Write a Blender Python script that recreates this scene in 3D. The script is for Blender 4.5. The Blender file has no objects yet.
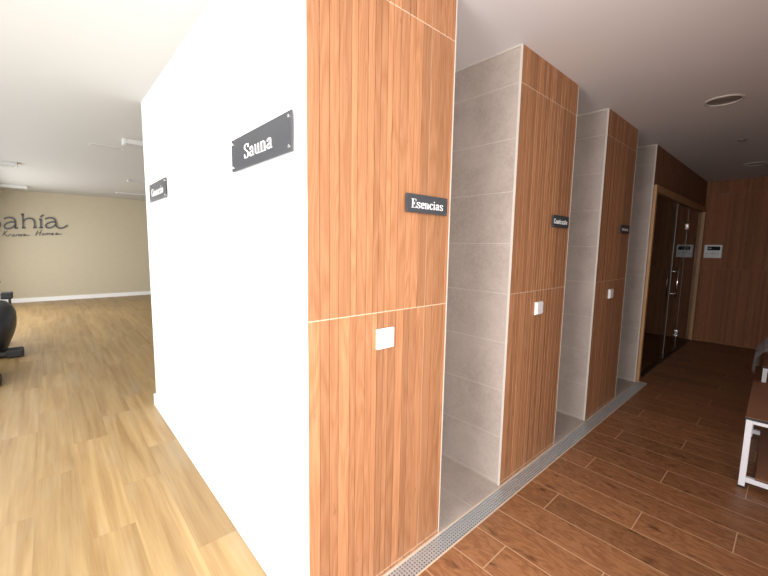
import bpy, bmesh, math, random
from mathutils import Vector, Matrix
S = bpy.context.scene
C = S.collection
R = math.radians
random.seed(7)

# ------------------------------------------------------------------ camera, world, lights, exposure
F_PX, YAW, PITCH, ROLL = 374.15, 48.03, 6.33, 0.964
fw = Vector((-math.sin(R(YAW)), math.cos(R(YAW)), 0)); rt = Vector((math.cos(R(YAW)), math.sin(R(YAW)), 0)); up = Vector((0, 0, 1))
Fd = fw * math.cos(R(PITCH)) - up * math.sin(R(PITCH)); Ud = up * math.cos(R(PITCH)) + fw * math.sin(R(PITCH))
Rr = rt * math.cos(R(ROLL)) + Ud * math.sin(R(ROLL)); Uu = Ud * math.cos(R(ROLL)) - rt * math.sin(R(ROLL))
cam = bpy.data.cameras.new('camera'); co = bpy.data.objects.new('camera', cam); C.objects.link(co)
M = Matrix((Rr, Uu, -Fd)).transposed().to_4x4(); M.translation = Vector((1.0913, -0.6358, 1.4213))
co.matrix_world = M
cam.sensor_width = 36; cam.lens = F_PX / 768 * 36; cam.clip_start = 0.02
S.camera = co

w = bpy.data.worlds.new('daylight'); S.world = w; w.use_nodes = True
w.node_tree.nodes['Background'].inputs[0].default_value = (0.85, 0.92, 1.0, 1)
w.node_tree.nodes['Background'].inputs[1].default_value = 1.0

def area(name, loc, sx, sz, power, col=(1, 1, 1), rot=(R(90), 0, 0)):
    l = bpy.data.lights.new(name, 'AREA'); l.shape = 'RECTANGLE'; l.size = sx; l.size_y = sz; l.energy = power; l.color = col
    o = bpy.data.objects.new(name, l); C.objects.link(o); o.location = loc; o.rotation_euler = rot
    return o
YW = -1.75                                    # the glazed wall behind the photographer
TILT = R(90 - 22)                            # skylight comes in from above the horizon
area('window_daylight', (-3.5, YW - .02, 1.25), 6.8, 2.2, 99, (1.0, .99, .97), (TILT, 0, 0))
area('window_daylight', (-8.4, YW - .02, 1.25), 2.8, 2.2, 78, (1.0, .99, .97), (TILT, 0, 0))
area('window_daylight', (.50, YW - .02, 1.3), .9, 2.3, 54, (1.0, .985, .96), (TILT, 0, 0))
area('window_daylight', (1.86, -.70, 1.3), 1.9, 2.2, 112, (1.0, .97, .94), (TILT, 0, R(90)))

S.view_settings.view_transform = 'Standard'; S.view_settings.look = 'None'
S.view_settings.exposure = 0.15; S.view_settings.gamma = 1; S.view_settings.use_curve_mapping = False

# ------------------------------------------------------------------ node helper
class N:
    def __init__(s, name):
        s.m = bpy.data.materials.new(name); s.m.use_nodes = True; s.t = s.m.node_tree; s.t.nodes.clear()
        s.out = s.t.nodes.new('ShaderNodeOutputMaterial')
        s.b = s.t.nodes.new('ShaderNodeBsdfPrincipled'); s.t.links.new(s.b.outputs[0], s.out.inputs[0])
    def put(s, inp, v):
        if isinstance(v, (int, float)): inp.default_value = v
        elif isinstance(v, tuple): inp.default_value = v if len(inp.default_value) == len(v) else v + (1,)
        else: s.t.links.new(v, inp)
    def n(s, typ, ins=(), **kw):
        nd = s.t.nodes.new(typ)
        for k, v in kw.items(): setattr(nd, k, v)
        for k, v in (ins.items() if isinstance(ins, dict) else enumerate(ins)):
            if v is not None: s.put(nd.inputs[k], v)
        return nd
    def ma(s, op, a, b=0.0, c=None): return s.n('ShaderNodeMath', (a, b) if c is None else (a, b, c), operation=op).outputs[0]
    def xyz(s):
        tc = s.t.nodes.new('ShaderNodeTexCoord'); sp = s.n('ShaderNodeSeparateXYZ', (tc.outputs['Object'],))
        return sp.outputs
    def vec(s, x, y, z): return s.n('ShaderNodeCombineXYZ', (x, y, z)).outputs[0]
    def noise(s, v, scale=1, detail=4, rough=.55, dist=0): return s.n('ShaderNodeTexNoise', {'Vector': v, 'Scale': scale, 'Detail': detail, 'Roughness': rough, 'Distortion': dist}).outputs['Fac']
    def white(s, v): return s.n('ShaderNodeTexWhiteNoise', {'Vector': v}).outputs['Value']
    def mix(s, f, a, b):
        nd = s.t.nodes.new('ShaderNodeMix'); nd.data_type = 'RGBA'
        s.put(nd.inputs[0], f); s.put(nd.inputs[6], a); s.put(nd.inputs[7], b)
        return nd.outputs[2]
    def ramp(s, f, lo, hi): return s.n('ShaderNodeMapRange', {'Value': f, 'From Min': lo, 'From Max': hi}).outputs[0]
    def hsv(s, col, v): return s.n('ShaderNodeHueSaturation', {'Color': col, 'Value': v}).outputs[0]
    def bump(s, h, strength, dist=.002): s.t.links.new(s.n('ShaderNodeBump', {'Height': h, 'Strength': strength, 'Distance': dist}).outputs[0], s.b.inputs['Normal'])
    def set(s, col=None, rough=.5, metal=0, **kw):
        if col is not None: s.put(s.b.inputs['Base Color'], col)
        s.put(s.b.inputs['Roughness'], rough); s.b.inputs['Metallic'].default_value = metal
        for k, v in kw.items(): s.put(s.b.inputs[k], v)
        return s.m
    def near(s, v, period, origin, half):      # 1 on a line repeated every period
        d = s.ma('PINGPONG', s.ma('SUBTRACT', v, origin), period / 2)
        return s.ma('LESS_THAN', d, half)

def plain(name, col, rough=.5, metal=0, bump=0, var=.06, **kw):
    a = N(name); x, y, z = a.xyz()
    n = a.noise(a.vec(x, y, z), 9, 5)
    c = a.mix(n, tuple(v * (1 - var) for v in col), tuple(min(1, v * (1 + var)) for v in col))
    if bump: a.bump(a.noise(a.vec(x, y, z), 160, 3), bump, .001)
    return a.set(c, rough, metal, **kw)

ZJ, TILE_H = 1.163, 1.146
def slat_edges(tile, count, seed):
    r = random.Random(seed); ws = [r.choice((.028, .034, .040, .046, .052)) for _ in range(count)]; k = tile / sum(ws); e = [0]
    for q in ws: e.append(e[-1] + q * k)
    return e
EDGES = slat_edges(.589, 15, 5)
def slat_material(name, axis, origin, pitch, tile_w, light, dark, rough=.6, grout_col=(.57, .43, .31)):
    a = N(name); p = a.xyz(); u = a.ma('SUBTRACT', p[axis], origin); z = p[2]
    if tile_w:
        fr = a.n('ShaderNodeValToRGB', (a.ma('FRACT', a.ma('DIVIDE', u, tile_w)),)); cr = fr.color_ramp; cr.interpolation = 'CONSTANT'
        while len(cr.elements) < len(EDGES) - 1: cr.elements.new(1)
        for k, e in enumerate(EDGES[:-1]): cr.elements[k].position = e / tile_w; cr.elements[k].color = ((k + .5) / 16,) * 3 + (1,)
        slat = a.ma('ADD', fr.outputs[0], a.ma('MULTIPLY', a.ma('FLOOR', a.ma('DIVIDE', u, tile_w)), 7.3))
    else: slat = a.ma('FLOOR', a.ma('DIVIDE', u, pitch))
    row = a.ma('FLOOR', a.ma('DIVIDE', a.ma('SUBTRACT', z, ZJ), TILE_H))
    rnd = a.white(a.vec(slat, row, 3.3)); rnd2 = a.white(a.vec(slat, row, 8.1))
    off = a.ma('MULTIPLY', rnd, 40.0)
    fine = a.noise(a.vec(a.ma('MULTIPLY', u, 260.0), off, a.ma('MULTIPLY', z, 6.0)), 1, 5, .6)
    broad = a.noise(a.vec(a.ma('ADD', a.ma('MULTIPLY', u, 9.0), off), 1.0, a.ma('MULTIPLY', z, .8)), 1, 2, .5, .3)
    rings = a.ma('PINGPONG', a.ma('MULTIPLY', broad, 30.0), 1.0)
    f = a.ma('ADD', a.ma('MULTIPLY', fine, .72), a.ma('MULTIPLY', rings, .2))
    col = a.mix(a.ramp(f, .22, .85), dark, light)
    fleck = a.ma('GREATER_THAN', a.noise(a.vec(a.ma('MULTIPLY', u, 30.0), off, a.ma('MULTIPLY', z, 9.0)), 1, 2), .74)
    col = a.mix(a.ma('MULTIPLY', fleck, .35), col, tuple(v * .55 for v in dark))
    col = a.hsv(col, a.ramp(rnd2, -2.5, 1.35))
    grout = a.ma('MAXIMUM', a.near(z, TILE_H, ZJ, .0019), a.near(u, tile_w, 0.0, .0018) if tile_w else 0.0)
    col = a.mix(grout, col, grout_col)
    a.bump(fine, .05, .0015)
    return a.set(col, rough, 0, IOR=1.32)

WOOD_L, WOOD_D = (.63, .328, .174), (.375, .155, .064)
P1, P2, P3, P4, P5, P6, YE = .744, 1.307, 2.051, 2.631, 3.397, 4.05, 7.0
SL = .589 / 14

def stone_material():
    a = N('grey_stone_tile'); x, y, z = a.xyz(); v = a.vec(x, y, z)
    n1 = a.noise(v, 5, 6, .65, .4); n2 = a.noise(v, 60, 4, .7)
    c = a.mix(a.ramp(n1, .3, .7), (.355, .292, .256), (.465, .39, .346))
    c = a.mix(a.ma('MULTIPLY', a.ramp(n2, .4, .75), .45), c, (.53, .465, .415))
    norm = a.n('ShaderNodeSeparateXYZ', (a.t.nodes.new('ShaderNodeNewGeometry').outputs['Normal'],)).outputs[2]
    flat = a.ma('GREATER_THAN', a.ma('ABSOLUTE', norm), .5)
    gw = a.near(z, .2866, ZJ, .0018)
    gf = a.ma('MAXIMUM', a.near(y, .58, 1.028, .0018), a.near(x, .6, -.58, .0018))
    g = a.ma('ADD', a.ma('MULTIPLY', gw, a.ma('SUBTRACT', 1.0, flat)), a.ma('MULTIPLY', gf, flat))
    c = a.mix(g, c, (.56, .50, .45))
    a.bump(n2, .1, .002)
    return a.set(c, .42)

def plank_floor_material():
    a = N('wood_look_floor_tile'); x, y, z = a.xyz()
    PW, PL = .1962, 1.098
    row = a.ma('FLOOR', a.ma('DIVIDE', a.ma('SUBTRACT', y, .725), PW))
    xo = a.ma('SUBTRACT', x, a.ma('MULTIPLY_ADD', row, .366, .268))
    col_i = a.ma('FLOOR', a.ma('DIVIDE', xo, PL))
    rnd = a.white(a.vec(row, col_i, 1.7)); off = a.ma('MULTIPLY', rnd, 30.0)
    fine = a.noise(a.vec(a.ma('MULTIPLY', x, 7.0), a.ma('MULTIPLY', y, 110.0), off), 1, 5, .62, .2)
    blot = a.noise(a.vec(a.ma('MULTIPLY', x, 4.0), a.ma('MULTIPLY', y, 14.0), off), 1, 3, .6, .6)
    rings = a.ma('PINGPONG', a.ma('MULTIPLY', blot, 14.0), 1.0)
    f = a.ma('ADD', a.ma('MULTIPLY', fine, .55), a.ma('MULTIPLY', rings, .45))
    c = a.mix(a.ramp(f, .15, .95), (.27, .103, .040), (.50, .235, .105))
    knot = a.ramp(a.noise(a.vec(a.ma('MULTIPLY', x, 7.5), a.ma('MULTIPLY', y, 21.0), off), 1, 3, .6), .60, .72)
    c = a.mix(a.ma('MULTIPLY', knot, .75), c, (.10, .04, .018))
    c = a.hsv(c, a.ramp(rnd, -2.6, 1.8))
    g = a.ma('MAXIMUM', a.near(y, PW, .725, .0022), a.near(xo, PL, 0.0, .0022))
    c = a.mix(g, c, (.54, .34, .20))
    a.bump(a.ma('SUBTRACT', a.ma('MULTIPLY', fine, .4), g), .2, .002)
    return a.set(c, a.ma('MULTIPLY_ADD', fine, .2, .34))

def laminate_material():
    a = N('pale_oak_laminate'); x, y, z = a.xyz()
    PW, PL = .192, 1.16
    row = a.ma('FLOOR', a.ma('DIVIDE', y, PW))
    xo = a.ma('SUBTRACT', x, a.ma('MULTIPLY_ADD', row, -.387, -2.219))
    ci = a.ma('FLOOR', a.ma('DIVIDE', xo, PL))
    rnd = a.white(a.vec(row, ci, 4.2)); off = a.ma('MULTIPLY', rnd, 50.0)
    st = a.noise(a.vec(a.ma('MULTIPLY', x, .9), a.ma('MULTIPLY', y, 19.0), off), 1, 3, .5, .5)
    fine = a.noise(a.vec(a.ma('MULTIPLY', x, 5.0), a.ma('MULTIPLY', y, 120.0), off), 1, 4, .6)
    f = a.ma('ADD', a.ma('MULTIPLY', st, .75), a.ma('MULTIPLY', fine, .25))
    c = a.mix(a.ramp(f, .27, .73), (.255, .142, .047), (.465, .315, .140))
    grey = a.ramp(a.noise(a.vec(a.ma('MULTIPLY', x, 1.8), a.ma('MULTIPLY', y, 9.0), a.ma('ADD', off, 9.0)), 1, 2), .5, .75)
    c = a.mix(a.ma('MULTIPLY', grey, .45), c, (.41, .32, .195))
    c = a.hsv(c, a.ramp(rnd, -4.6, 1.35))
    g = a.ma('MAXIMUM', a.near(y, PW, 0.0, .0009), a.near(xo, PL, 0.0, .0014))
    c = a.mix(a.ma('MULTIPLY', g, .6), c, (.24, .15, .07))
    return a.set(c, .42)

def fabric_wall_material():
    a = N('woven_wall_covering'); x, y, z = a.xyz()
    wv = a.noise(a.vec(x, a.ma('MULTIPLY', y, 8.0), a.ma('MULTIPLY', z, 90.0)), 1, 4, .7)
    c = a.mix(wv, (.46, .405, .29), (.59, .525, .39))
    return a.set(c, .85)

def glass_material():
    a = N('clear_glass'); a.t.nodes.remove(a.b)
    tr = a.n('ShaderNodeBsdfTransparent', ((.95, .92, .88),)); gl = a.n('ShaderNodeBsdfGlossy', {'Color': (1, 1, 1), 'Roughness': .02})
    fr = a.n('ShaderNodeFresnel', {'IOR': 1.5})
    mx = a.n('ShaderNodeMixShader', (fr.outputs[0], tr.outputs[0], gl.outputs[0]))
    a.t.links.new(mx.outputs[0], a.out.inputs[0]); return a.m

def plastic_film_material():
    a = N('clear_plastic_film'); a.t.nodes.remove(a.b)
    tr = a.n('ShaderNodeBsdfTransparent', ((.93, .93, .93),)); gl = a.n('ShaderNodeBsdfGlossy', {'Roughness': .22}); di = a.n('ShaderNodeBsdfTranslucent', ((.8, .8, .8),))
    df = a.n('ShaderNodeBsdfDiffuse', ((.75, .75, .76),))
    m0 = a.n('ShaderNodeMixShader', (.5, di.outputs[0], df.outputs[0]))
    m1 = a.n('ShaderNodeMixShader', (.35, m0.outputs[0], gl.outputs[0])); m2 = a.n('ShaderNodeMixShader', (.6, tr.outputs[0], m1.outputs[0]))
    a.t.links.new(m2.outputs[0], a.out.inputs[0]); return a.m

white = plain('white_wall_paint', (.86, .86, .855), .6, var=.015)
ceil_m = plain('ceiling_paint', (.78, .765, .765), .7, var=.015)
gceil = plain('gym_ceiling_paint', (.56, .555, .53), .75, var=.015)
stone = stone_material(); planks = plank_floor_material(); laminate = laminate_material(); fabric = fabric_wall_material()
glass = glass_material(); film = plastic_film_material()
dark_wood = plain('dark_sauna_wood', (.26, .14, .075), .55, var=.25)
frame_wood = plain('door_frame_wood', (.52, .29, .125), .45, var=.15)
trim_m = plain('white_edge_trim', (.58, .53, .47), .4, var=.02)
grout_m = plain('tan_grout', (.60, .47, .36), .7, var=.06)
steel = plain('brushed_steel', (.56, .575, .585), .42, .55, var=.12)
chrome = plain('polished_chrome', (.75, .75, .75), .12, 1, var=.02)
seal_m = plain('translucent_grey_seal', (.26, .25, .235), .3)
void = plain('dark_channel', (.03, .035, .045), .6)
sign_m = plain('dark_grey_acrylic', (.06, .063, .07), .15, var=.03, **{'IOR': 1.38})
sign_text = plain('white_vinyl_lettering', (.85, .85, .85), .5, var=.01)
btn_m = plain('white_plastic', (.82, .82, .82), .35, var=.01)
lcd_m = plain('dark_display', (.012, .014, .016), .5, IOR=1.2)
grey_pl = plain('grey_plastic', (.35, .36, .37), .4)
white_steel = plain('white_coated_steel', (.86, .88, .94), .35, var=.01)
board_m = plain('brown_laminate_board', (.31, .145, .085), .5, var=.08)
black_edge = plain('black_edge_band', (.02, .018, .018), .5)
rubber = plain('black_rubber', (.018, .018, .02), .6)
blk = plain('black_plastic', (.02, .021, .025), .35, bump=.1)
blk2 = plain('satin_black_steel', (.03, .03, .033), .3)
logo_m = plain('dark_grey_metal_letter', (.09, .085, .08), .45)
lampw = plain('white_lamp_housing', (.64, .635, .61), .4, var=.02)
ringm = plain('downlight_ring_enamel', (.66, .60, .54), .5)
lampd = plain('opal_diffuser', (.50, .495, .47), .5, var=.02)
refl = plain('lamp_reflector', (.30, .27, .25), .35, .4)

# ------------------------------------------------------------------ mesh helpers
def add_box(bm, x0, x1, y0, y1, z0, z1, bevel=0):
    v = [bm.verts.new((x, y, z)) for x in (x0, x1) for y in (y0, y1) for z in (z0, z1)]
    fs = [bm.faces.new([v[i] for i in q]) for q in ((0, 1, 3, 2), (4, 6, 7, 5), (0, 4, 5, 1), (2, 3, 7, 6), (0, 2, 6, 4), (1, 5, 7, 3))]
    if bevel:
        es = list({e for f in fs for e in f.edges})
        bmesh.ops.bevel(bm, geom=es, offset=bevel, segments=2, affect='EDGES', profile=.5)
def obj(name, bm, mat, parent=None, smooth=False):
    bmesh.ops.recalc_face_normals(bm, faces=bm.faces)
    me = bpy.data.meshes.new(name); bm.to_mesh(me); bm.free()
    if smooth:
        for p in me.polygons: p.use_smooth = True
    o = bpy.data.objects.new(name, me); C.objects.link(o); me.materials.append(mat)
    if parent: o.parent = parent
    return o
def box(name, b, mat, parent=None, bevel=0):
    bm = bmesh.new(); add_box(bm, *b, bevel=bevel); return obj(name, bm, mat, parent)
def struct(o, label=None, cat=None):
    o['kind'] = 'structure'
    if label: o['label'] = label
    if cat: o['category'] = cat
    return o
def thing(name, label, cat, loc=(0, 0, 0), rotz=0, group=None):
    o = bpy.data.objects.new(name, None); C.objects.link(o); o.location = loc; o.rotation_euler = (0, 0, rotz); o.empty_display_size = .1
    return tag(o, label, cat, group)
def tag(o, label, cat, group=None):
    o['label'] = label; o['category'] = cat
    if group: o['group'] = group
    return o
def dup(root, loc, label, rotz=None):
    r = root.copy(); C.objects.link(r); r.location = loc; r['label'] = label
    if rotz is not None: r.rotation_euler = (0, 0, rotz)
    for ch in list(root.children):
        c = ch.copy(); C.objects.link(c); c.parent = r
        for g in ch.children:
            d = g.copy(); C.objects.link(d); d.parent = c
    return r
def add_lathe(bm, prof, c=(0, 0, 0), axis='z', n=32):
    rings = []
    for r, h in prof:
        ring = []
        for i in range(n):
            a = 2 * math.pi * i / n; p, q = r * math.cos(a), r * math.sin(a)
            v = {'z': (p, q, h), 'y': (p, h, q), 'x': (h, p, q)}[axis]
            ring.append(bm.verts.new((v[0] + c[0], v[1] + c[1], v[2] + c[2])))
        rings.append(ring)
    for A, B in zip(rings, rings[1:]):
        for i in range(n): bm.faces.new((A[i], A[(i + 1) % n], B[(i + 1) % n], B[i]))
    for ring in (rings[0], rings[-1]):
        try: bm.faces.new(ring)
        except ValueError: pass
def add_tube(bm, pts, r, n=12):
    pts = [Vector(p) for p in pts]; rings = []; prev = None
    for i, p in enumerate(pts):
        t = (pts[min(i + 1, len(pts) - 1)] - pts[max(i - 1, 0)]).normalized()
        if prev is None:
            u = t.orthogonal().normalized()
        else:
            u = (prev - t * prev.dot(t)).normalized()
        prev = u; v = t.cross(u)
        rr = r[i] if isinstance(r, (list, tuple)) else r
        rings.append([bm.verts.new(p + (u * math.cos(2 * math.pi * k / n) + v * math.sin(2 * math.pi * k / n)) * rr) for k in range(n)])
    for A, B in zip(rings, rings[1:]):
        for k in range(n): bm.faces.new((A[k], A[(k + 1) % n], B[(k + 1) % n], B[k]))
    bm.faces.new(rings[0]); bm.faces.new(rings[-1])
def spline(pts, n=6):
    if len(pts) < 3: return [Vector(p) for p in pts]
    P = [Vector(p) for p in pts]; closed = (P[0] - P[-1]).length < 1e-6
    out = []
    for i in range(len(P) - 1):
        p0 = P[i - 1] if i else (P[-2] if closed else P[0]); p1, p2 = P[i], P[i + 1]
        p3 = P[i + 2] if i + 2 < len(P) else (P[1] if closed else P[-1])
        for k in range(n):
            t = k / n
            out.append(.5 * ((2 * p1) + (p2 - p0) * t + (2 * p0 - 5 * p1 + 4 * p2 - p3) * t * t + (3 * p1 - p0 - 3 * p2 + p3) * t ** 3))
    out.append(P[-1]); return out
def add_stroke(bm, pts, width, to3d, depth):
    """A ribbon of varying width along 2-D points, extruded by depth; width is a function of (tangent, fraction)."""
    n = len(pts); front = []; back = []
    for i, p in enumerate(pts):
        t = (pts[min(i + 1, n - 1)] - pts[max(i - 1, 0)]); t = t.normalized() if t.length else Vector((1, 0))
        nn = Vector((-t.y, t.x)) * width(t, i / max(1, n - 1)) / 2
        front.append([bm.verts.new(to3d(q.x, q.y, depth)) for q in (p + nn, p - nn)])
        back.append([bm.verts.new(to3d(q.x, q.y, 0)) for q in (p + nn, p - nn)])
    for i in range(n - 1):
        a, b, c, d = front[i], front[i + 1], back[i], back[i + 1]
        bm.faces.new((a[0], a[1], b[1], b[0])); bm.faces.new((c[0], d[0], d[1], c[1]))
        bm.faces.new((a[0], b[0], d[0], c[0])); bm.faces.new((a[1], c[1], d[1], b[1]))
    for a, c in ((front[0], back[0]), (front[-1], back[-1])): bm.faces.new((a[0], c[0], c[1], a[1]))

# condensed high-contrast serif alphabet, cap height 1; strokes marked 't' are hairlines
def oval(cx, cy, rx, ry): return [(cx + rx * math.sin(a * math.pi / 4), cy + ry * math.cos(a * math.pi / 4)) for a in range(9)]
DOT = lambda x, y, r=.05: ('d', [(x, y - r), (x, y + r)])
S_BIG = [('w', [(.40, .74), (.36, .90), (.23, .98), (.09, .90), (.07, .72), (.16, .58), (.30, .45), (.38, .28), (.34, .09), (.2, .02), (.08, .10), (.04, .28)]), ('t', [(.41, .98), (.41, .70)]), ('t', [(.03, .02), (.03, .32)])]
s_small = [(k, [(x * .86, y * .67) for x, y in p]) for k, p in S_BIG]
GL = {
 'S': (.44, S_BIG), 's': (.38, s_small),
 'a': (.42, [('w', [(.07, .48), (.10, .60), (.2, .66), (.28, .60), (.30, .46)]), ('v', [(.30, .50), (.30, .08)]), ('t', [(.30, .05), (.36, .02), (.42, .05)]), ('w', [(.30, .38), (.16, .33), (.07, .24), (.07, .11), (.15, .02), (.24, .06), (.30, .16)])]),
 'u': (.44, [('v', [(.09, .66), (.09, .12)]), ('t', [(.09, .12), (.15, .03), (.24, .03), (.33, .14)]), ('v', [(.34, .66), (.34, 0)]), ('t', [(0, .65), (.1, .65)]), ('t', [(.25, .65), (.35, .65)]), ('t', [(.34, .015), (.44, .015)])]),
 'n': (.46, [('v', [(.10, .66), (.10, 0)]), ('t', [(.10, .50), (.18, .63), (.27, .65), (.34, .56)]), ('v', [(.35, .58), (.35, 0)]), ('t', [(0, .65), (.1, .65)]), ('t', [(0, .015), (.2, .015)]), ('t', [(.25, .015), (.46, .015)])]),
 'm': (.70, [('v', [(.10, .66), (.10, 0)]), ('t', [(.10, .50), (.18, .63), (.27, .65), (.34, .56)]), ('v', [(.35, .58), (.35, 0)]), ('t', [(.35, .50), (.43, .63), (.52, .65), (.59, .56)]), ('v', [(.60, .58), (.60, 0)]), ('t', [(0, .015), (.2, .015)]), ('t', [(.26, .015), (.44, .015)]), ('t', [(.51, .015), (.70, .015)]), ('t', [(0, .65), (.1, .65)])]),
 'E': (.50, [('v', [(.13, 1), (.13, 0)]), ('t', [(0, .98), (.46, .98)]), ('t', [(0, .02), (.48, .02)]), ('t', [(.12, .52), (.32, .52)]), ('t', [(.46, .98), (.46, .74)]), ('t', [(.48, .02), (.48, .30)]), ('t', [(.32, .66), (.32, .38)])]),
 'e': (.38, [('t', [(.07, .36), (.35, .36)]), ('w', [(.35, .36), (.33, .56), (.22, .65), (.11, .57), (.07, .34), (.11, .10), (.22, .02), (.36, .16)])]),
 'c': (.38, [('w', [(.34, .50), (.30, .62), (.21, .65), (.11, .57), (.07, .34), (.11, .10), (.22, .02), (.36, .16)]), DOT(.31, .52)]),
 'i': (.22, [('v', [(.11, .66), (.11, 0)]), ('t', [(0, .65), (.11, .65)]), ('t', [(0, .015), (.22, .015)]), DOT(.10, .88, .07)]),
 'o': (.42, [('w', oval(.21, .335, .145, .305))]),
 'G': (.54, [('w', [(.45, .74), (.40, .92), (.28, .98), (.15, .88), (.09, .5), (.15, .12), (.28, .02), (.38, .08), (.43, .2)]), ('t', [(.46, .98), (.46, .70)]), ('v', [(.43, .42), (.43, 0)]), ('t', [(.30, .42), (.54, .42)])]),
 'C': (.50, [('w', [(.45, .74), (.40, .92), (.28, .98), (.15, .88), (.09, .5), (.15, .12), (.28, .02), (.40, .10), (.46, .28)]), ('t', [(.46, .98), (.46, .70)])]),
 't': (.30, [('v', [(.12, .88), (.12, .10)]), ('t', [(.12, .10), (.18, .02), (.28, .10)]), ('t', [(0, .65), (.26, .65)])]),
 'r': (.34, [('v', [(.10, .66), (.10, 0)]), ('t', [(.10, .48), (.18, .62), (.29, .64)]), DOT(.28, .57), ('t', [(0, .65), (.1, .65)]), ('t', [(0, .015), (.2, .015)])]),
 '|': (.26, [('v', [(.12, .66), (.12, 0)]), ('t', [(0, .02), (.24, .02)])]),
}
def word_mesh(text, width, cap, to3d, depth=.0012):
    gap = .05; tot = sum(GL[ch][0] for ch in text) + gap * (len(text) - 1); sx = width / tot
    bm = bmesh.new(); x = 0
    wf = {'w': lambda t, f: cap * (.04 + .145 * abs(t.y) ** 1.4), 'v': lambda t, f: cap * .165, 't': lambda t, f: cap * .042, 'd': lambda t, f: cap * .13}
    for ch in text:
        for k, pts in GL[ch][1]:
            p2 = [Vector(((x + p[0]) * sx, p[1] * cap)) for p in pts]
            add_stroke(bm, spline(p2, 5) if k in 'wt' and len(p2) > 2 else p2, wf[k], to3d, depth)
        x += GL[ch][0] + gap
    return bm

# ------------------------------------------------------------------ floors and ceilings
XR, YB = 1.62, 7.08
GX0, GY1, GH, H = -10.83, 4.2, 2.54, 2.5
GR0, GR1 = .012, .096                      # drain channel
b = bmesh.new(); add_box(b, GR1 + .008, 3.2, YW - .1, 4.1, -.12, 0); add_box(b, 0, XR + .1, 4.1, YB + .1, -.12, 0)
struct(obj('floor', b, planks), 'reddish brown wood-look plank tile floor with pale grout in the corridor', 'floor')
b = bmesh.new(); add_box(b, -1.0, .004, .06, P6 + .05, -.12, 0)
struct(obj('shower_floor', b, stone), 'grey stone tile floor of the open shower niches behind the drain', 'floor')
b = bmesh.new(); add_box(b, GX0 - .1, .004, YW - .1, .06, -.12, 0); add_box(b, GX0 - .1, -2.5, .06, GY1 + .1, -.12, 0)
struct(obj('gym_floor', b, laminate), 'pale yellow oak plank floor beside the white wall', 'floor')

def holed_plane(bm, x0, x1, y0, y1, z, holes, n=32):
    ys = [y0]
    for hx, hy, hr in holes: ys += [hy - hr - .05, hy + hr + .05]
    ys.append(y1); vs = []
    for i in range(0, len(ys) - 1):
        q = [(x0, ys[i]), (x1, ys[i]), (x1, ys[i + 1]), (x0, ys[i + 1])]
        if i % 2 == 0:
            bm.faces.new([bm.verts.new((a, c, z)) for a, c in q])
        else:
            hx, hy, hr = holes[i // 2]
            o = [bm.verts.new((a, c, z)) for a, c in q]
            h = [bm.verts.new((hx + hr * math.cos(2 * math.pi * k / n), hy + hr * math.sin(2 * math.pi * k / n), z)) for k in range(n)]
            es = [bm.edges.new((o[k], o[(k + 1) % 4])) for k in range(4)] + [bm.edges.new((h[k], h[(k + 1) % n])) for k in range(n)]
            bmesh.ops.triangle_fill(bm, use_beauty=True, edges=es)
DL = [(.612, 3.03, .098), (.605, 5.86, .098)]
b = bmesh.new(); holed_plane(b, 0.0, XR + .1, 0, YB + .1, H, DL); add_box(b, 0, 3.2, YW - .1, -.001, H, H + .1); add_box(b, XR + .1, 3.2, -.001, 1.3, H, H + .1)
add_box(b, -1.1, 0.0, .02, P6 + .1, H, H + .1)
struct(obj('ceiling', b, ceil_m), 'white painted ceiling over the corridor and shower niches', 'ceiling')
struct(box('gym_ceiling', (GX0 - .1, 0, YW - .1, GY1 + .1, GH, GH + .1), gceil), 'white ceiling over the gym side left of the white wall', 'ceiling')
struct(box('light_block_slab', (GX0 - .2, 3.3, YW - .2, YB + .2, 2.85, 2.95), ceil_m), 'unseen slab added above the ceilings to block sky light', 'light_block')  # unseen cover, added to keep world light from leaking in above the ceilings

# ------------------------------------------------------------------ walls
def slat_panel(bm, axis, a0, a1, z0, z1, face, thick, pitch, origin, groove=.005, deep=.004):
    """Cladding with vertical V-sided grooves; axis 1: runs along y facing +x; axis 0: runs along x facing -y."""
    prof = [(a0, 0)]
    if pitch == SL: cuts = [origin + m * .589 + e for m in range(-1, 16) for e in EDGES[:-1]]
    else: cuts = [origin + m * pitch for m in range(0, 80)]
    for c in cuts:
        if a0 + groove < c < a1 - groove: prof += [(c - groove / 2, 0), (c - groove / 4, deep), (c + groove / 4, deep), (c + groove / 2, 0)]
    prof.append((a1, 0))
    loop = prof + [(a1, thick), (a0, thick)]
    P = (lambda a, d, z: (face - d, a, z)) if axis == 1 else (lambda a, d, z: (a, face + d, z))
    lo = [bm.verts.new(P(a, d, z0)) for a, d in loop]; hi = [bm.verts.new(P(a, d, z1)) for a, d in loop]
    n = len(loop)
    for i in range(n): bm.faces.new((lo[i], lo[(i + 1) % n], hi[(i + 1) % n], hi[i]))
    bm.faces.new(lo); bm.faces.new(hi)

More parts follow.
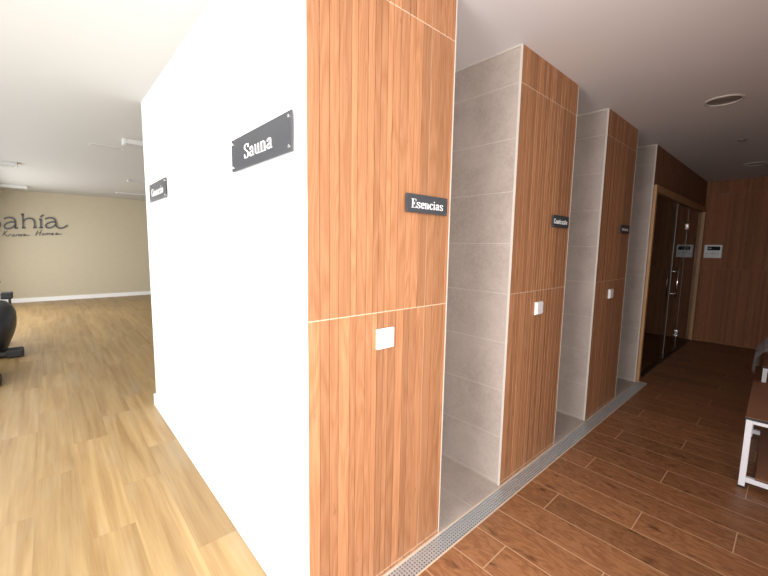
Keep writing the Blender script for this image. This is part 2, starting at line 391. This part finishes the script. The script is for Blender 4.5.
PIL = [(.0, P1, 'wood-slat clad pillar next to the white wall, carrying the Esencias sign'),
       (P2, P3, 'wood-slat clad pillar with grey tiled side, second from the white wall'),
       (P4, P5, 'wood-slat clad pillar with grey tiled side, closest to the glass door')]
for i, (a, c, lab) in enumerate(PIL):
    mat = slat_material('wood_slat_tile', 1, a, SL, .589, WOOD_L, WOOD_D)
    core = struct(box('wall_pillar', (-1.0, -.012, max(a, .1), c - .002, 0, H), stone), lab, 'pillar')
    b = bmesh.new(); slat_panel(b, 1, a + .004, c - .008, 0.0, H, 0.0, .0119, SL, a)
    obj('wood_cladding', b, mat, core)
    for y in ([c - .004] if i == 0 else [a + .0, c - .004]):
        box('corner_trim', (-.012, .0015, y - .003, y + .003, 0, H), trim_m, core, .0008)
    for y in ([c] if i == 0 else [a, c]):
        s = -1 if y == a else 1
        box('ceiling_seal', (-1.0, -.01, min(y, y + s * .006) - .001, max(y, y + s * .006), H - .009, H), trim_m, core)
core = struct(box('wall_shower_end', (-1.0, -.012, P6, P6 + .02, 0, H), stone), 'grey tiled end wall of the last shower niche beside the door frame', 'wall')
box('ceiling_seal', (-1.0, -.01, P6 - .006, P6, H - .009, H), trim_m, core)
box('corner_trim', (-.012, .002, P6 - .004, P6 + .004, 0, H), trim_m, core, .001)
struct(box('wall_shower_back', (-1.1, -1.0, .1, P6 + .02, 0, H), stone), 'grey tiled back wall of the shower niches', 'wall')
b = bmesh.new(); add_box(b, -2.575, -.0121, 0, .1, 0, GH); add_box(b, -.0121, 0, 0, .0038, 0, GH)
struct(obj('wall_front', b, white), 'bright white wall carrying the Sauna and Gimnasio signs', 'wall')
struct(box('wall_left', (-2.575, -2.5, .1, YB, 0, GH), white), 'white side wall of the sauna block facing the gym', 'wall')
b = bmesh.new(); add_box(b, -2.61, -.0005, -.014, 0, 0, .1, .002); add_box(b, -2.61, -2.575, 0, GY1, 0, .1)
struct(obj('baseboard_front', b, white), 'white baseboard along the bottom of the white wall', 'baseboard')
struct(box('wall_gym', (GX0 - .1, GX0, YW - .1, GY1 + .1, 0, GH), fabric), 'beige textured wall at the far end of the gym, with lettering', 'wall')
struct(box('baseboard_gym', (GX0, GX0 + .015, YW, GY1, 0, .095), white), 'white baseboard along the beige gym wall', 'baseboard')
struct(box('wall_gym_side', (GX0, -2.575, GY1, GY1 + .1, 0, GH), white), 'white side wall of the gym', 'wall')
# corridor end wall and right wall
BP = .0295
backm = slat_material('fine_slat_wall_tile', 0, 0.0, BP, 0, (.53, .24, .115), (.36, .145, .062), .62, (.44, .25, .15))
b = bmesh.new(); slat_panel(b, 0, -.0, XR, 0.0, H, YB, .08, BP, 0.0, .006, .003)
struct(obj('wall_back', b, backm), 'wood-slat end wall of the corridor with a white control panel', 'wall')
b = bmesh.new(); add_box(b, XR + .01, XR + .09, .35, YB, 0, H)
struct(obj('wall_right', b, plain('brown_wall_panel', (.20, .11, .06), .5, var=.1)), 'dark wood wall along the right side of the corridor', 'wall')
b = bmesh.new(); add_box(b, 1.7, 1.8, YW, .35, 2.38, H); add_box(b, 1.7, 1.8, YW, .35, 0, .08)
struct(obj('wall_entrance', b, white), 'white wall with a window opening beside the photographer', 'wall')
b = bmesh.new(); add_box(b, 1.72, 1.78, -.73, -.67, .08, 2.38)
struct(obj('window_2', b, blk2), 'dark mullion of the window beside the photographer', 'window')
# glazed wall behind the photographer
b = bmesh.new(); add_box(b, GX0 - .1, 3.3, YW - .12, YW - .04, GH - .16, GH + .1); add_box(b, GX0 - .1, 3.3, YW - .12, YW - .04, -.1, .06)
add_box(b, GX0 - .1, -9.82, YW - .12, YW - .04, .06, GH - .16); add_box(b, -.09, .09, YW - .12, YW - .04, .06, GH - .16); add_box(b, 2.85, 3.3, YW - .12, YW - .04, .06, GH - .16)
struct(obj('wall_rear', b, white), 'glazed wall behind the photographer with large window openings', 'wall')
b = bmesh.new()
for x in (-5.9, -4.7, -3.5, -2.3, -1.15, 1.5): add_box(b, x - .03, x + .03, YW - .11, YW - .06, .06, GH - .16)
struct(obj('window_1', b, blk2), 'dark window mullions in the glazed wall', 'window')
# transom over the glass door
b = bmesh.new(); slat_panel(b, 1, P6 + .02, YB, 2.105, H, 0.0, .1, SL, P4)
struct(obj('wall_transom', b, slat_material('darker_slat_transom', 1, P4, SL, .589, (.40, .19, .092), (.25, .10, .042), .6, (.30, .15, .07))), 'wood-slat wall strip above the glass sauna door', 'wall')  # slat pattern of the pillars in darker colours
# sauna room behind the glass
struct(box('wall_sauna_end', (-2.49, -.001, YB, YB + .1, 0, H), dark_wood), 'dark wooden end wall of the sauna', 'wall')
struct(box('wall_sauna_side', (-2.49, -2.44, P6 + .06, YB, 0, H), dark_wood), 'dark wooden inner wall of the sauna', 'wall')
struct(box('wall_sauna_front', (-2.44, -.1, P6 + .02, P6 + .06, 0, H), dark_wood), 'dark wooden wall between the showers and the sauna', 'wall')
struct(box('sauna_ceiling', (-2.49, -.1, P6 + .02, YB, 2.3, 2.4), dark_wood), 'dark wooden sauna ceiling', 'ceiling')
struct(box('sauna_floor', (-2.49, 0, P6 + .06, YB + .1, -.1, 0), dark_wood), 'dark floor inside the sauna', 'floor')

# ------------------------------------------------------------------ glass door (part of the building)
D0, D1, DH = P6 + .045, YB, 2.105
door = bpy.data.objects.new('door_1', None); C.objects.link(door); door.location = (0, D0, 0)
struct(door, 'wood-framed glass sauna door with chrome handle at the end of the shower row', 'door')
def L(x0, x1, y0, y1, z0, z1): return (x0, x1, y0 - D0, y1 - D0, z0, z1)
box('jamb', L(-.09, .022, D0, D0 + .05, 0, DH), frame_wood, door, .003)
box('jamb', L(-.09, .022, D1 - .06, D1 - .002, 0, DH), frame_wood, door, .003)
box('head', L(-.09, .022, D0 + .05, D1 - .06, DH - .07, DH), frame_wood, door, .003)
box('threshold', L(-.045, .004, D0 + .05, D1 - .06, .0, .012), blk2, door)
GX, GT = -.02, .008
E1, E2 = 5.33, 6.02
box('fixed_pane', L(GX - GT, GX, D0 + .05, E1 - .004, .012, DH - .07), glass, door)
box('fixed_pane', L(GX - GT, GX, E2 + .004, D1 - .06, .012, DH - .07), glass, door)
leaf = box('door_leaf', L(GX - GT, GX, E1, E2, .02, DH - .075), glass, door)
box('edge_seal', L(GX - GT - .001, GX + .004, E1 - .003, E1, .02, DH - .075), seal_m, leaf)
box('edge_seal', L(GX - GT - .001, GX + .003, E2, E2 + .003, .02, DH - .075), seal_m, leaf)
b = bmesh.new(); yh = 5.45 - D0
for x in (GX + .052, GX - .052): add_tube(b, [(x, yh, .82), (x, yh, 1.20)], .011)
for z in (.865, 1.16): add_tube(b, [(GX - .052, yh, z), (GX + .052, yh, z)], .007)
obj('handle', b, chrome, leaf, True)
for z in (.255, 1.77):
    b = bmesh.new()
    for dz in (-.032, .032): add_lathe(b, [(.001, -.026), (.026, -.024), (.026, .024), (.001, .026)], (GX - GT / 2, E2 - D0, z + dz), 'x', 20)
    add_box(b, GX - .022, GX + .014, E2 - D0 - .012, E2 - D0 + .012, z - .03, z + .03)
    obj('hinge', b, chrome, leaf, False)

# sauna bench seen through the glass
t = thing('sauna_bench', 'slatted wooden bench inside the dark sauna behind the glass door', 'bench', (-1.35, YB - .3, 0))
bw = plain('sauna_bench_wood', (.58, .36, .21), .55, var=.2)
b = bmesh.new()
for k in range(6): add_box(b, -1.1, 1.1, -.25 + .0, -.228, .06 + k * .115, .15 + k * .115)
obj('front_slats', b, bw, t)
b = bmesh.new()
for k in range(4): add_box(b, -1.1, 1.1, -.25 + k * .135, -.13 + k * .135, .74, .765)
obj('seat', b, bw, t)
for x in (-1.05, 1.05): box('leg', (x - .03, x + .03, -.228, -.17, 0, .74), bw, t)

# ------------------------------------------------------------------ floor drain
t = thing('drain_grate', 'long perforated stainless steel floor drain in front of the shower niches', 'drain', (0, 0, 0))
Y0, Y1 = -1.2, P6 + .05
b = bmesh.new(); pitch = .0165; ncol = 6; xw = GR1 - GR0; px = xw / ncol; r = .0043
def cell(bm, x0, x1, y0, y1, z, r, n=8):
    cx, cy = (x0 + x1) / 2, (y0 + y1) / 2
    o = [(x1, cy), (x1, y1), (cx, y1), (x0, y1), (x0, cy), (x0, y0), (cx, y0), (x1, y0)]
    O = [bm.verts.new((a, c, z)) for a, c in o]; I = [bm.verts.new((cx + r * math.cos(math.pi * k / 4), cy + r * math.sin(math.pi * k / 4), z)) for k in range(n)]
    Dn = [bm.verts.new((v.co.x, v.co.y, z - .002)) for v in I]
    for k in range(n):
        j = (k + 1) % n
        bm.faces.new((O[k], O[j], I[j], I[k])); bm.faces.new((I[k], I[j], Dn[j], Dn[k]))
ny = int((Y1 - .0) / pitch)
for j in range(ny):
    for k in range(ncol): cell(b, GR0 + k * px, GR0 + (k + 1) * px, j * pitch, (j + 1) * pitch, -.001, r)
add_box(b, GR0, GR1, Y0, 0, -.003, -.001)
obj('grate', b, steel, t)
b = bmesh.new(); add_box(b, GR0, GR1, Y0, ny * pitch, -.06, -.05); obj('channel', b, void, t)
b = bmesh.new(); add_box(b, .004, GR0, Y0, Y1, -.06, .0008); add_box(b, GR1, GR1 + .008, Y0, Y1, -.06, .0008); add_box(b, GR0, GR1, ny * pitch, Y1, -.06, .0008)
obj('grout_border', b, grout_m, t)

# ------------------------------------------------------------------ signs
def wall_sign(label, loc, wid, hei, text, tx, tw, tz, cap, face, screw, inset=.02):
    """Origin: lower corner of the plate, on the wall. face 'y': on the white wall; face 'x': on a pillar."""
    t = thing('wall_sign', label, 'sign', loc, 0, 'room signs')
    P = (lambda a, z, d: (a, -.008 - d, z)) if face == 'y' else (lambda a, z, d: (.008 + d, a, z))
    b = bmesh.new()
    if face == 'y': add_box(b, 0, wid, -.0125, -.008, 0, hei, .0006)
    else: add_box(b, .008, .0125, 0, wid, 0, hei, .0006)
    obj('plate', b, sign_m, t)
    obj('lettering', word_mesh(text, tw, cap, lambda a, z, d: P(a + tx, z + tz, .0045 + d)), sign_text, t)
    for a in (inset, wid - inset):
        for z in (inset, hei - inset):
            b = bmesh.new()
            s = -1 if face == 'y' else 1
            c = (a, 0, z) if face == 'y' else (0, a, z)
            add_lathe(b, [(screw, 0), (screw, s * .0155), (screw * .8, s * .017)], c, face, 14)
            obj('standoff_screw', b, chrome, t)
wall_sign('large grey sign reading Sauna on the white wall', (-.606, 0, 1.730), .538, .133, 'Sauna', .138, .256, .037, .056, 'y', .0065, .018)
wall_sign('grey sign reading Gimnasio at the far end of the white wall', (-2.357, 0, 1.730), .525, .132, 'Gimnasio', .075, .38, .037, .056, 'y', .0065, .018)
wall_sign('dark grey sign reading Esencias on the pillar next to the white wall', (0, .446, 1.562), .260, .075, 'Esencias', .030, .199, .019, .036, 'x', .002, .007)
wall_sign('dark sign reading Contraste on the second wood-clad pillar', (0, 1.760, 1.563), .248, .077, 'Contraste', .02, .20, .023, .032, 'x', .002, .007)
wall_sign('dark sign with illegible white word on the pillar closest to the glass door', (0, 3.083, 1.570), .258, .076, '||||||', .045, .165, .026, .028, 'x', .002, .007)

# ------------------------------------------------------------------ push buttons on the pillars
def push_button(label, y, z):
    t = thing('shower_button', label, 'button', (0, y, z), 0, 'shower push buttons')
    b = bmesh.new(); add_box(b, .0, .013, 0, .089, 0, .082, .003); obj('base_plate', b, btn_m, t)
    b = bmesh.new(); add_box(b, .0135, .019, .006, .083, .006, .076, .0025); obj('rocker', b, btn_m, t)
push_button('square white push button on the pillar next to the white wall', .306, 1.016)
push_button('square white push button on the second wood-clad pillar', 1.613, 1.010)
push_button('square white push button on the pillar closest to the glass door', 2.945, 1.006)

# ------------------------------------------------------------------ control panel on the end wall
t = thing('control_panel', 'white sauna control panel with dark display on the wood end wall', 'control panel', (.047, YB, 1.328))
b = bmesh.new(); add_box(b, 0, .215, -.03, .001, 0, .205, .008); obj('housing', b, btn_m, t)
b = bmesh.new(); add_box(b, .04, .19, -.0325, -.029, .12, .178, .002); d = obj('display', b, lcd_m, t)
for x in (.058, .076): box('digit', (x, x + .010, -.0335, -.0326, .142, .156), btn_m, d)
for x, z in ((.085, .075), (.108, .062), (.108, .088), (.131, .075), (.04, .07), (.17, .07)):
    b = bmesh.new(); add_lathe(b, [(.008, -.029), (.008, -.034), (.006, -.035)], (x, 0, z), 'y', 14); obj('button', b, grey_pl, t)

# ------------------------------------------------------------------ ceiling fittings
def downlight(label, x, y):
    t = thing('downlight', label, 'ceiling light', (x, y, H), 0, 'recessed corridor downlights')
    b = bmesh.new(); add_lathe(b, [(.094, .001), (.094, -.004), (.100, -.009), (.110, -.006), (.112, 0), (.094, .001)], n=40); obj('ring', b, ringm, t, True)
    b = bmesh.new(); add_lathe(b, [(.095, .0), (.088, .03), (.07, .075), (.05, .085), (.001, .086)], n=40); obj('reflector', b, refl, t, True)
    b = bmesh.new(); add_lathe(b, [(.022, .085), (.024, .05), (.015, .038), (.001, .036)], n=20); obj('bulb', b, lampd, t, True)
downlight('round recessed ceiling light above the corridor near the second pillar', .612, 3.03)
downlight('round recessed ceiling light by the end wall', .605, 5.86)
t = thing('smoke_detector', 'small round white detector on the ceiling between the two recessed lights', 'detector', (.60, 4.40, H))
b = bmesh.new(); add_lathe(b, [(.036, 0), (.036, -.006), (.030, -.012), (.001, -.012)], n=28); obj('base', b, refl, t)
b = bmesh.new(); add_lathe(b, [(.026, -.0121), (.024, -.016), (.012, -.018), (.001, -.018)], n=24); obj('sensor', b, refl, t)
def linear_light(label, x, y0, y1, wd=.13, th=.05):
    t = thing('linear_ceiling_light', label, 'ceiling light', (x, y0, GH), 0, 'linear lights on the gym ceiling')
    ln = y1 - y0
    box('housing', (-wd / 2, wd / 2, .03, ln - .03, -th, 0), lampw, t, .004)
    box('diffuser', (-wd / 2 + .012, wd / 2 - .012, .035, ln - .035, -th - .008, -th), lampd, t, .003)
    for y in (0, ln - .03): box('end_cap', (-wd / 2 - .003, wd / 2 + .003, y, y + .03, -th - .01, 0), lampw, t, .004)
linear_light('white linear ceiling light ending beside the top of the white wall corner', -3.98, .05, 1.35)
linear_light('white linear ceiling light above the gym machines at the picture edge', -6.7, -2.2, -.88)
linear_light('white linear ceiling light just above the Gimnasio sign', -7.15, .52, 1.8, .09, .02)
linear_light('thin white linear ceiling light near the beige wall, beside the white wall corner', -9.37, .60, 1.9, .09, .02)
linear_light('white linear ceiling light closest to the lettered beige wall', -9.8, -2.2, -.86)
t = thing('recessed_ceiling_strip', 'faint recessed strip in the gym ceiling beside the white linear light', 'ceiling light', (-4.5, -.2, GH))
box('frame', (-.055, .055, 0, .32, -.006, 0), lampw, t, .001); box('diffuser', (-.04, .04, .015, .305, -.008, -.006), lampd, t)

# ------------------------------------------------------------------ lettering on the beige wall
t = thing('wall_lettering', 'dark raised lettering reading bahía Kronos Homes on the beige gym wall', 'lettering', (GX0, -.9, 1.7))
def W(px, py, d): return (d, 1.73911e-3 * px - 1.54e-4 * py - 1.34202 + .9, 1.62294e-4 * px - 2.27720e-3 * py + 2.29643 - 1.7)
def lettering(name, strokes, width, depth):
    b = bmesh.new()
    for pts in strokes:
        p = [Vector(q) for q in pts]; closed = len(p) > 3
        add_stroke(b, spline(p, 6) if len(p) > 2 else p, width, lambda x, y, d: W(x, y, d), depth)
    obj(name, b, logo_m, t)
LARGE, SMALL = (lambda tn, f: 17.0), (lambda tn, f: 7.0)
lettering('letter', [[(-84, 112), (-86, 272)], [(-86, 220), (-60, 195), (-25, 196), (-2, 215), (4, 240), (-6, 262), (-35, 278), (-68, 272), (-86, 255)], [(-100, 113), (-76, 113)]], LARGE, .03)
lettering('letter', [[(38, 182), (72, 170), (110, 174), (136, 192), (143, 222), (143, 274)], [(143, 214), (100, 214), (58, 228), (42, 250), (54, 274), (90, 276), (124, 262), (143, 240)], [(136, 274), (168, 275)]], LARGE, .03)
lettering('letter', [[(211, 142), (217, 274)], [(196, 141), (222, 142)], [(218, 212), (240, 190), (275, 182), (308, 192), (324, 216), (327, 275)], [(204, 274), (238, 275)], [(312, 276), (348, 276)]], LARGE, .03)
lettering('letter', [[(386, 196), (389, 278)], [(370, 195), (394, 197)], [(372, 279), (408, 279)], [(382, 172), (396, 162), (412, 150)]], LARGE, .03)
lettering('letter', [[(430, 192), (468, 182), (508, 187), (532, 205), (540, 240), (548, 270), (572, 290), (606, 291), (636, 280), (660, 264)], [(536, 226), (494, 226), (452, 240), (436, 260), (448, 280), (480, 284), (516, 272), (538, 250)]], LARGE, .03)
lettering('letter', [[(46, 300), (36, 322), (26, 346)], [(68, 300), (48, 318), (36, 328)], [(40, 325), (56, 340), (72, 352)]], SMALL, .02)
lettering('letter', [[(78, 354), (86, 338), (98, 334), (108, 338)]], SMALL, .02)
lettering('letter', [[(128, 338), (116, 342), (116, 352), (128, 354), (138, 346), (128, 338)]], SMALL, .02)
lettering('letter', [[(148, 354), (154, 338)], [(152, 344), (166, 336), (176, 340), (172, 354)]], SMALL, .02)
lettering('letter', [[(198, 338), (186, 342), (186, 352), (198, 354), (208, 346), (198, 338)]], SMALL, .02)
lettering('letter', [[(240, 338), (222, 338), (222, 344), (238, 348), (236, 354), (216, 354)], [(236, 354), (256, 350), (276, 352)]], SMALL, .02)
lettering('letter', [[(358, 308), (346, 334), (336, 360)], [(396, 302), (384, 330), (374, 360)], [(340, 338), (366, 332), (392, 330)]], SMALL, .02)
lettering('letter', [[(416, 340), (404, 344), (404, 354), (416, 356), (426, 348), (416, 340)]], SMALL, .02)
lettering('letter', [[(436, 356), (442, 340)], [(441, 345), (454, 339), (460, 345), (456, 356)], [(458, 346), (472, 339), (480, 345), (476, 356)]], SMALL, .02)
lettering('letter', [[(496, 350), (516, 347), (510, 340), (496, 345), (498, 356), (518, 355)]], SMALL, .02)
lettering('letter', [[(560, 341), (542, 341), (542, 347), (558, 351), (556, 357), (534, 357)], [(556, 357), (576, 352), (598, 356)]], SMALL, .02)

# ------------------------------------------------------------------ benches by the corridor wall
def bench(label, loc, rz):
    t = thing('bench', label, 'bench', loc, rz, 'white framed benches with brown boards')
    Wd, Ln, Ht, s = .38, .92, .447, .03
    b = bmesh.new(); add_box(b, -.004, Wd + .004, -.004, Ln + .004, Ht - .012, Ht, .0015); tp = obj('tabletop', b, board_m, t)
    b = bmesh.new(); add_box(b, -.005, Wd + .005, -.005, Ln + .005, Ht - .016, Ht - .0015); obj('edge_band', b, black_edge, tp)
    for x in (0, Wd - s):
        for y in (0, Ln - s):
            lg = box('leg', (x, x + s, y, y + s, .012, Ht - .016), white_steel, t, .002)
            box('foot_cap', (x - .001, x + s + .001, y - .001, y + s + .001, 0, .014), rubber, lg)
    for y in (0, Ln - s):
        box('top_rail', (s, Wd - s, y, y + s, Ht - .038, Ht - .016), white_steel, t, .002)
        box('lower_rail', (s, Wd - s, y, y + s, .042, .072), white_steel, t, .002)
    for x in (0, Wd - s): box('side_rail', (x, x + s, s, Ln - s, Ht - .038, Ht - .016), white_steel, t, .002)
    b = bmesh.new(); add_box(b, .070, Wd - .070, .004, Ln - .004, .072, .084, .0015); sh = obj('shelf', b, board_m, t)
    b = bmesh.new(); add_box(b, .069, Wd - .069, .003, Ln - .003, .0722, .078); obj('edge_band', b, black_edge, sh)
bench('white metal bench with brown board top and lower shelf at the picture edge', (.956, 2.42, 0), R(1.6))
bench('white metal bench with brown board top under clear plastic, by the end wall', (.952, 3.92, 0), R(1.6))
# crumpled plastic on the far bench
b = bmesh.new(); nx, ny2 = 26, 30; rows = []
for j in range(ny2):
    row = []
    for i in range(nx):
        u, v = i / (nx - 1), j / (ny2 - 1)
        x = -.075 + u * .40; y = .10 + v * .62
        fold = .014 * math.sin(19 * u + 9 * v) + .012 * math.sin(31 * v - 13 * u) + random.uniform(-.006, .006)
        bulge = math.sin(math.pi * min(1, .18 + u * .82)) ** .6 * math.sin(math.pi * min(1, .16 + v * .84)) ** .5
        x = -.045 + u * .37; y = .02 + v * .62
        z = .452 + .17 * bulge + fold
        if u < .12: z -= (.12 - u) / .12 * .20; x = -.03 - .02 * math.sin(14 * v) + .3 * x
        row.append(b.verts.new((x, y, max(.445 if x > -.012 else .2, z))))
    rows.append(row)
for j in range(ny2 - 1):
    for i in range(nx - 1): b.faces.new((rows[j][i], rows[j][i + 1], rows[j + 1][i + 1], rows[j + 1][i]))
o = obj('plastic_wrapping', b, film); o.location = (.945, 3.92, .02); o.rotation_euler = (0, 0, R(1.6))
tag(o, 'crumpled clear plastic sheet draped over the far bench', 'plastic sheet')

# ------------------------------------------------------------------ exercise bikes at the left edge
def bike(label, loc):
    t = thing('exercise_bike', label, 'exercise bike', loc, 0, 'exercise bikes in the gym')
    # rounded flywheel housing, thin along y at the top and bottom
    b = bmesh.new(); n = 28; prof = [(.02, .005), (.021, .12), (.14, .165), (.24, .205), (.34, .232), (.44, .24), (.52, .238), (.60, .212), (.66, .15), (.69, .005)]
    rings = []
    for z, hy in prof:
        hx = .08 + .30 * math.sin(math.pi * min(1, max(0, (z + .05) / .72))) ** .7
        rings.append([b.verts.new((hx * math.cos(2 * math.pi * k / n), hy * math.copysign(abs(math.sin(2 * math.pi * k / n)) ** .7, math.sin(2 * math.pi * k / n)), z)) for k in range(n)])
    for A, B in zip(rings, rings[1:]):
        for k in range(n): b.faces.new((A[k], A[(k + 1) % n], B[(k + 1) % n], B[k]))
    b.faces.new(rings[0]); b.faces.new(rings[-1])
    h = obj('flywheel_housing', b, blk, t, True)
    for x, hw in ((.28, .235), (-.62, .05)):
        b = bmesh.new(); add_box(b, x - .05, x + .05, .035 - hw, hw - .035, .025, .075, .012); f = obj('stabilizer', b, blk2, t)
        for y in (-hw, hw):
            b = bmesh.new(); add_box(b, x - .09, x + .09, y - (.10 if y > 0 else .055), y + (.055 if y > 0 else .10), 0, .10, .018); obj('end_cap', b, rubber, f)
    b = bmesh.new(); add_tube(b, [(.28, 0, .05), (-.2, 0, .22), (-.62, 0, .05)], .03); obj('frame', b, blk2, t, True)
    b = bmesh.new(); add_tube(b, [(-.30, 0, .2), (-.48, 0, .82)], .028); obj('seat_post', b, blk2, t, True)
    b = bmesh.new(); n = 20; prof = [(0, .02), (.01, .06), (.03, .085), (.055, .08), (.065, .04)]; rings = []
    for z, r in prof: rings.append([b.verts.new((-.5 + 1.5 * r * math.cos(2 * math.pi * k / n), r * (1 - .4 * math.cos(2 * math.pi * k / n)) * math.sin(2 * math.pi * k / n), .82 + z)) for k in range(n)])
    for A, B in zip(rings, rings[1:]):
        for k in range(n): b.faces.new((A[k], A[(k + 1) % n], B[(k + 1) % n], B[k]))
    b.faces.new(rings[0]); b.faces.new(rings[-1]); obj('seat', b, blk, t, True)
    b = bmesh.new(); add_tube(b, [(.12, 0, .55), (.22, 0, 1.05)], .03); obj('handlebar_post', b, blk2, t, True)
    b = bmesh.new(); add_tube(b, spline([(.05, -.2, 1.12), (.2, -.2, 1.07), (.26, -.05, 1.05), (.2, .02, 1.07), (.05, .03, 1.12)], 5), .016); obj('handlebar', b, rubber, t, True)
    b = bmesh.new(); add_tube(b, [(-.22, .1, .42), (-.22, .19, .42)], .02); add_box(b, -.245, -.195, .165, .19, .42, .70, .006); cr = obj('crank', b, blk2, t)
    b = bmesh.new(); add_box(b, -.31, -.13, .10, .21, .665, .75, .012); obj('pedal', b, rubber, cr)
    return t
bk = bike('black exercise bike, the one whose rounded housing shows at the picture edge', (-5.55, -1.215, 0))
dup(bk, (-4.37, -1.34, 0), 'black exercise bike mostly outside the picture, only its foot showing')
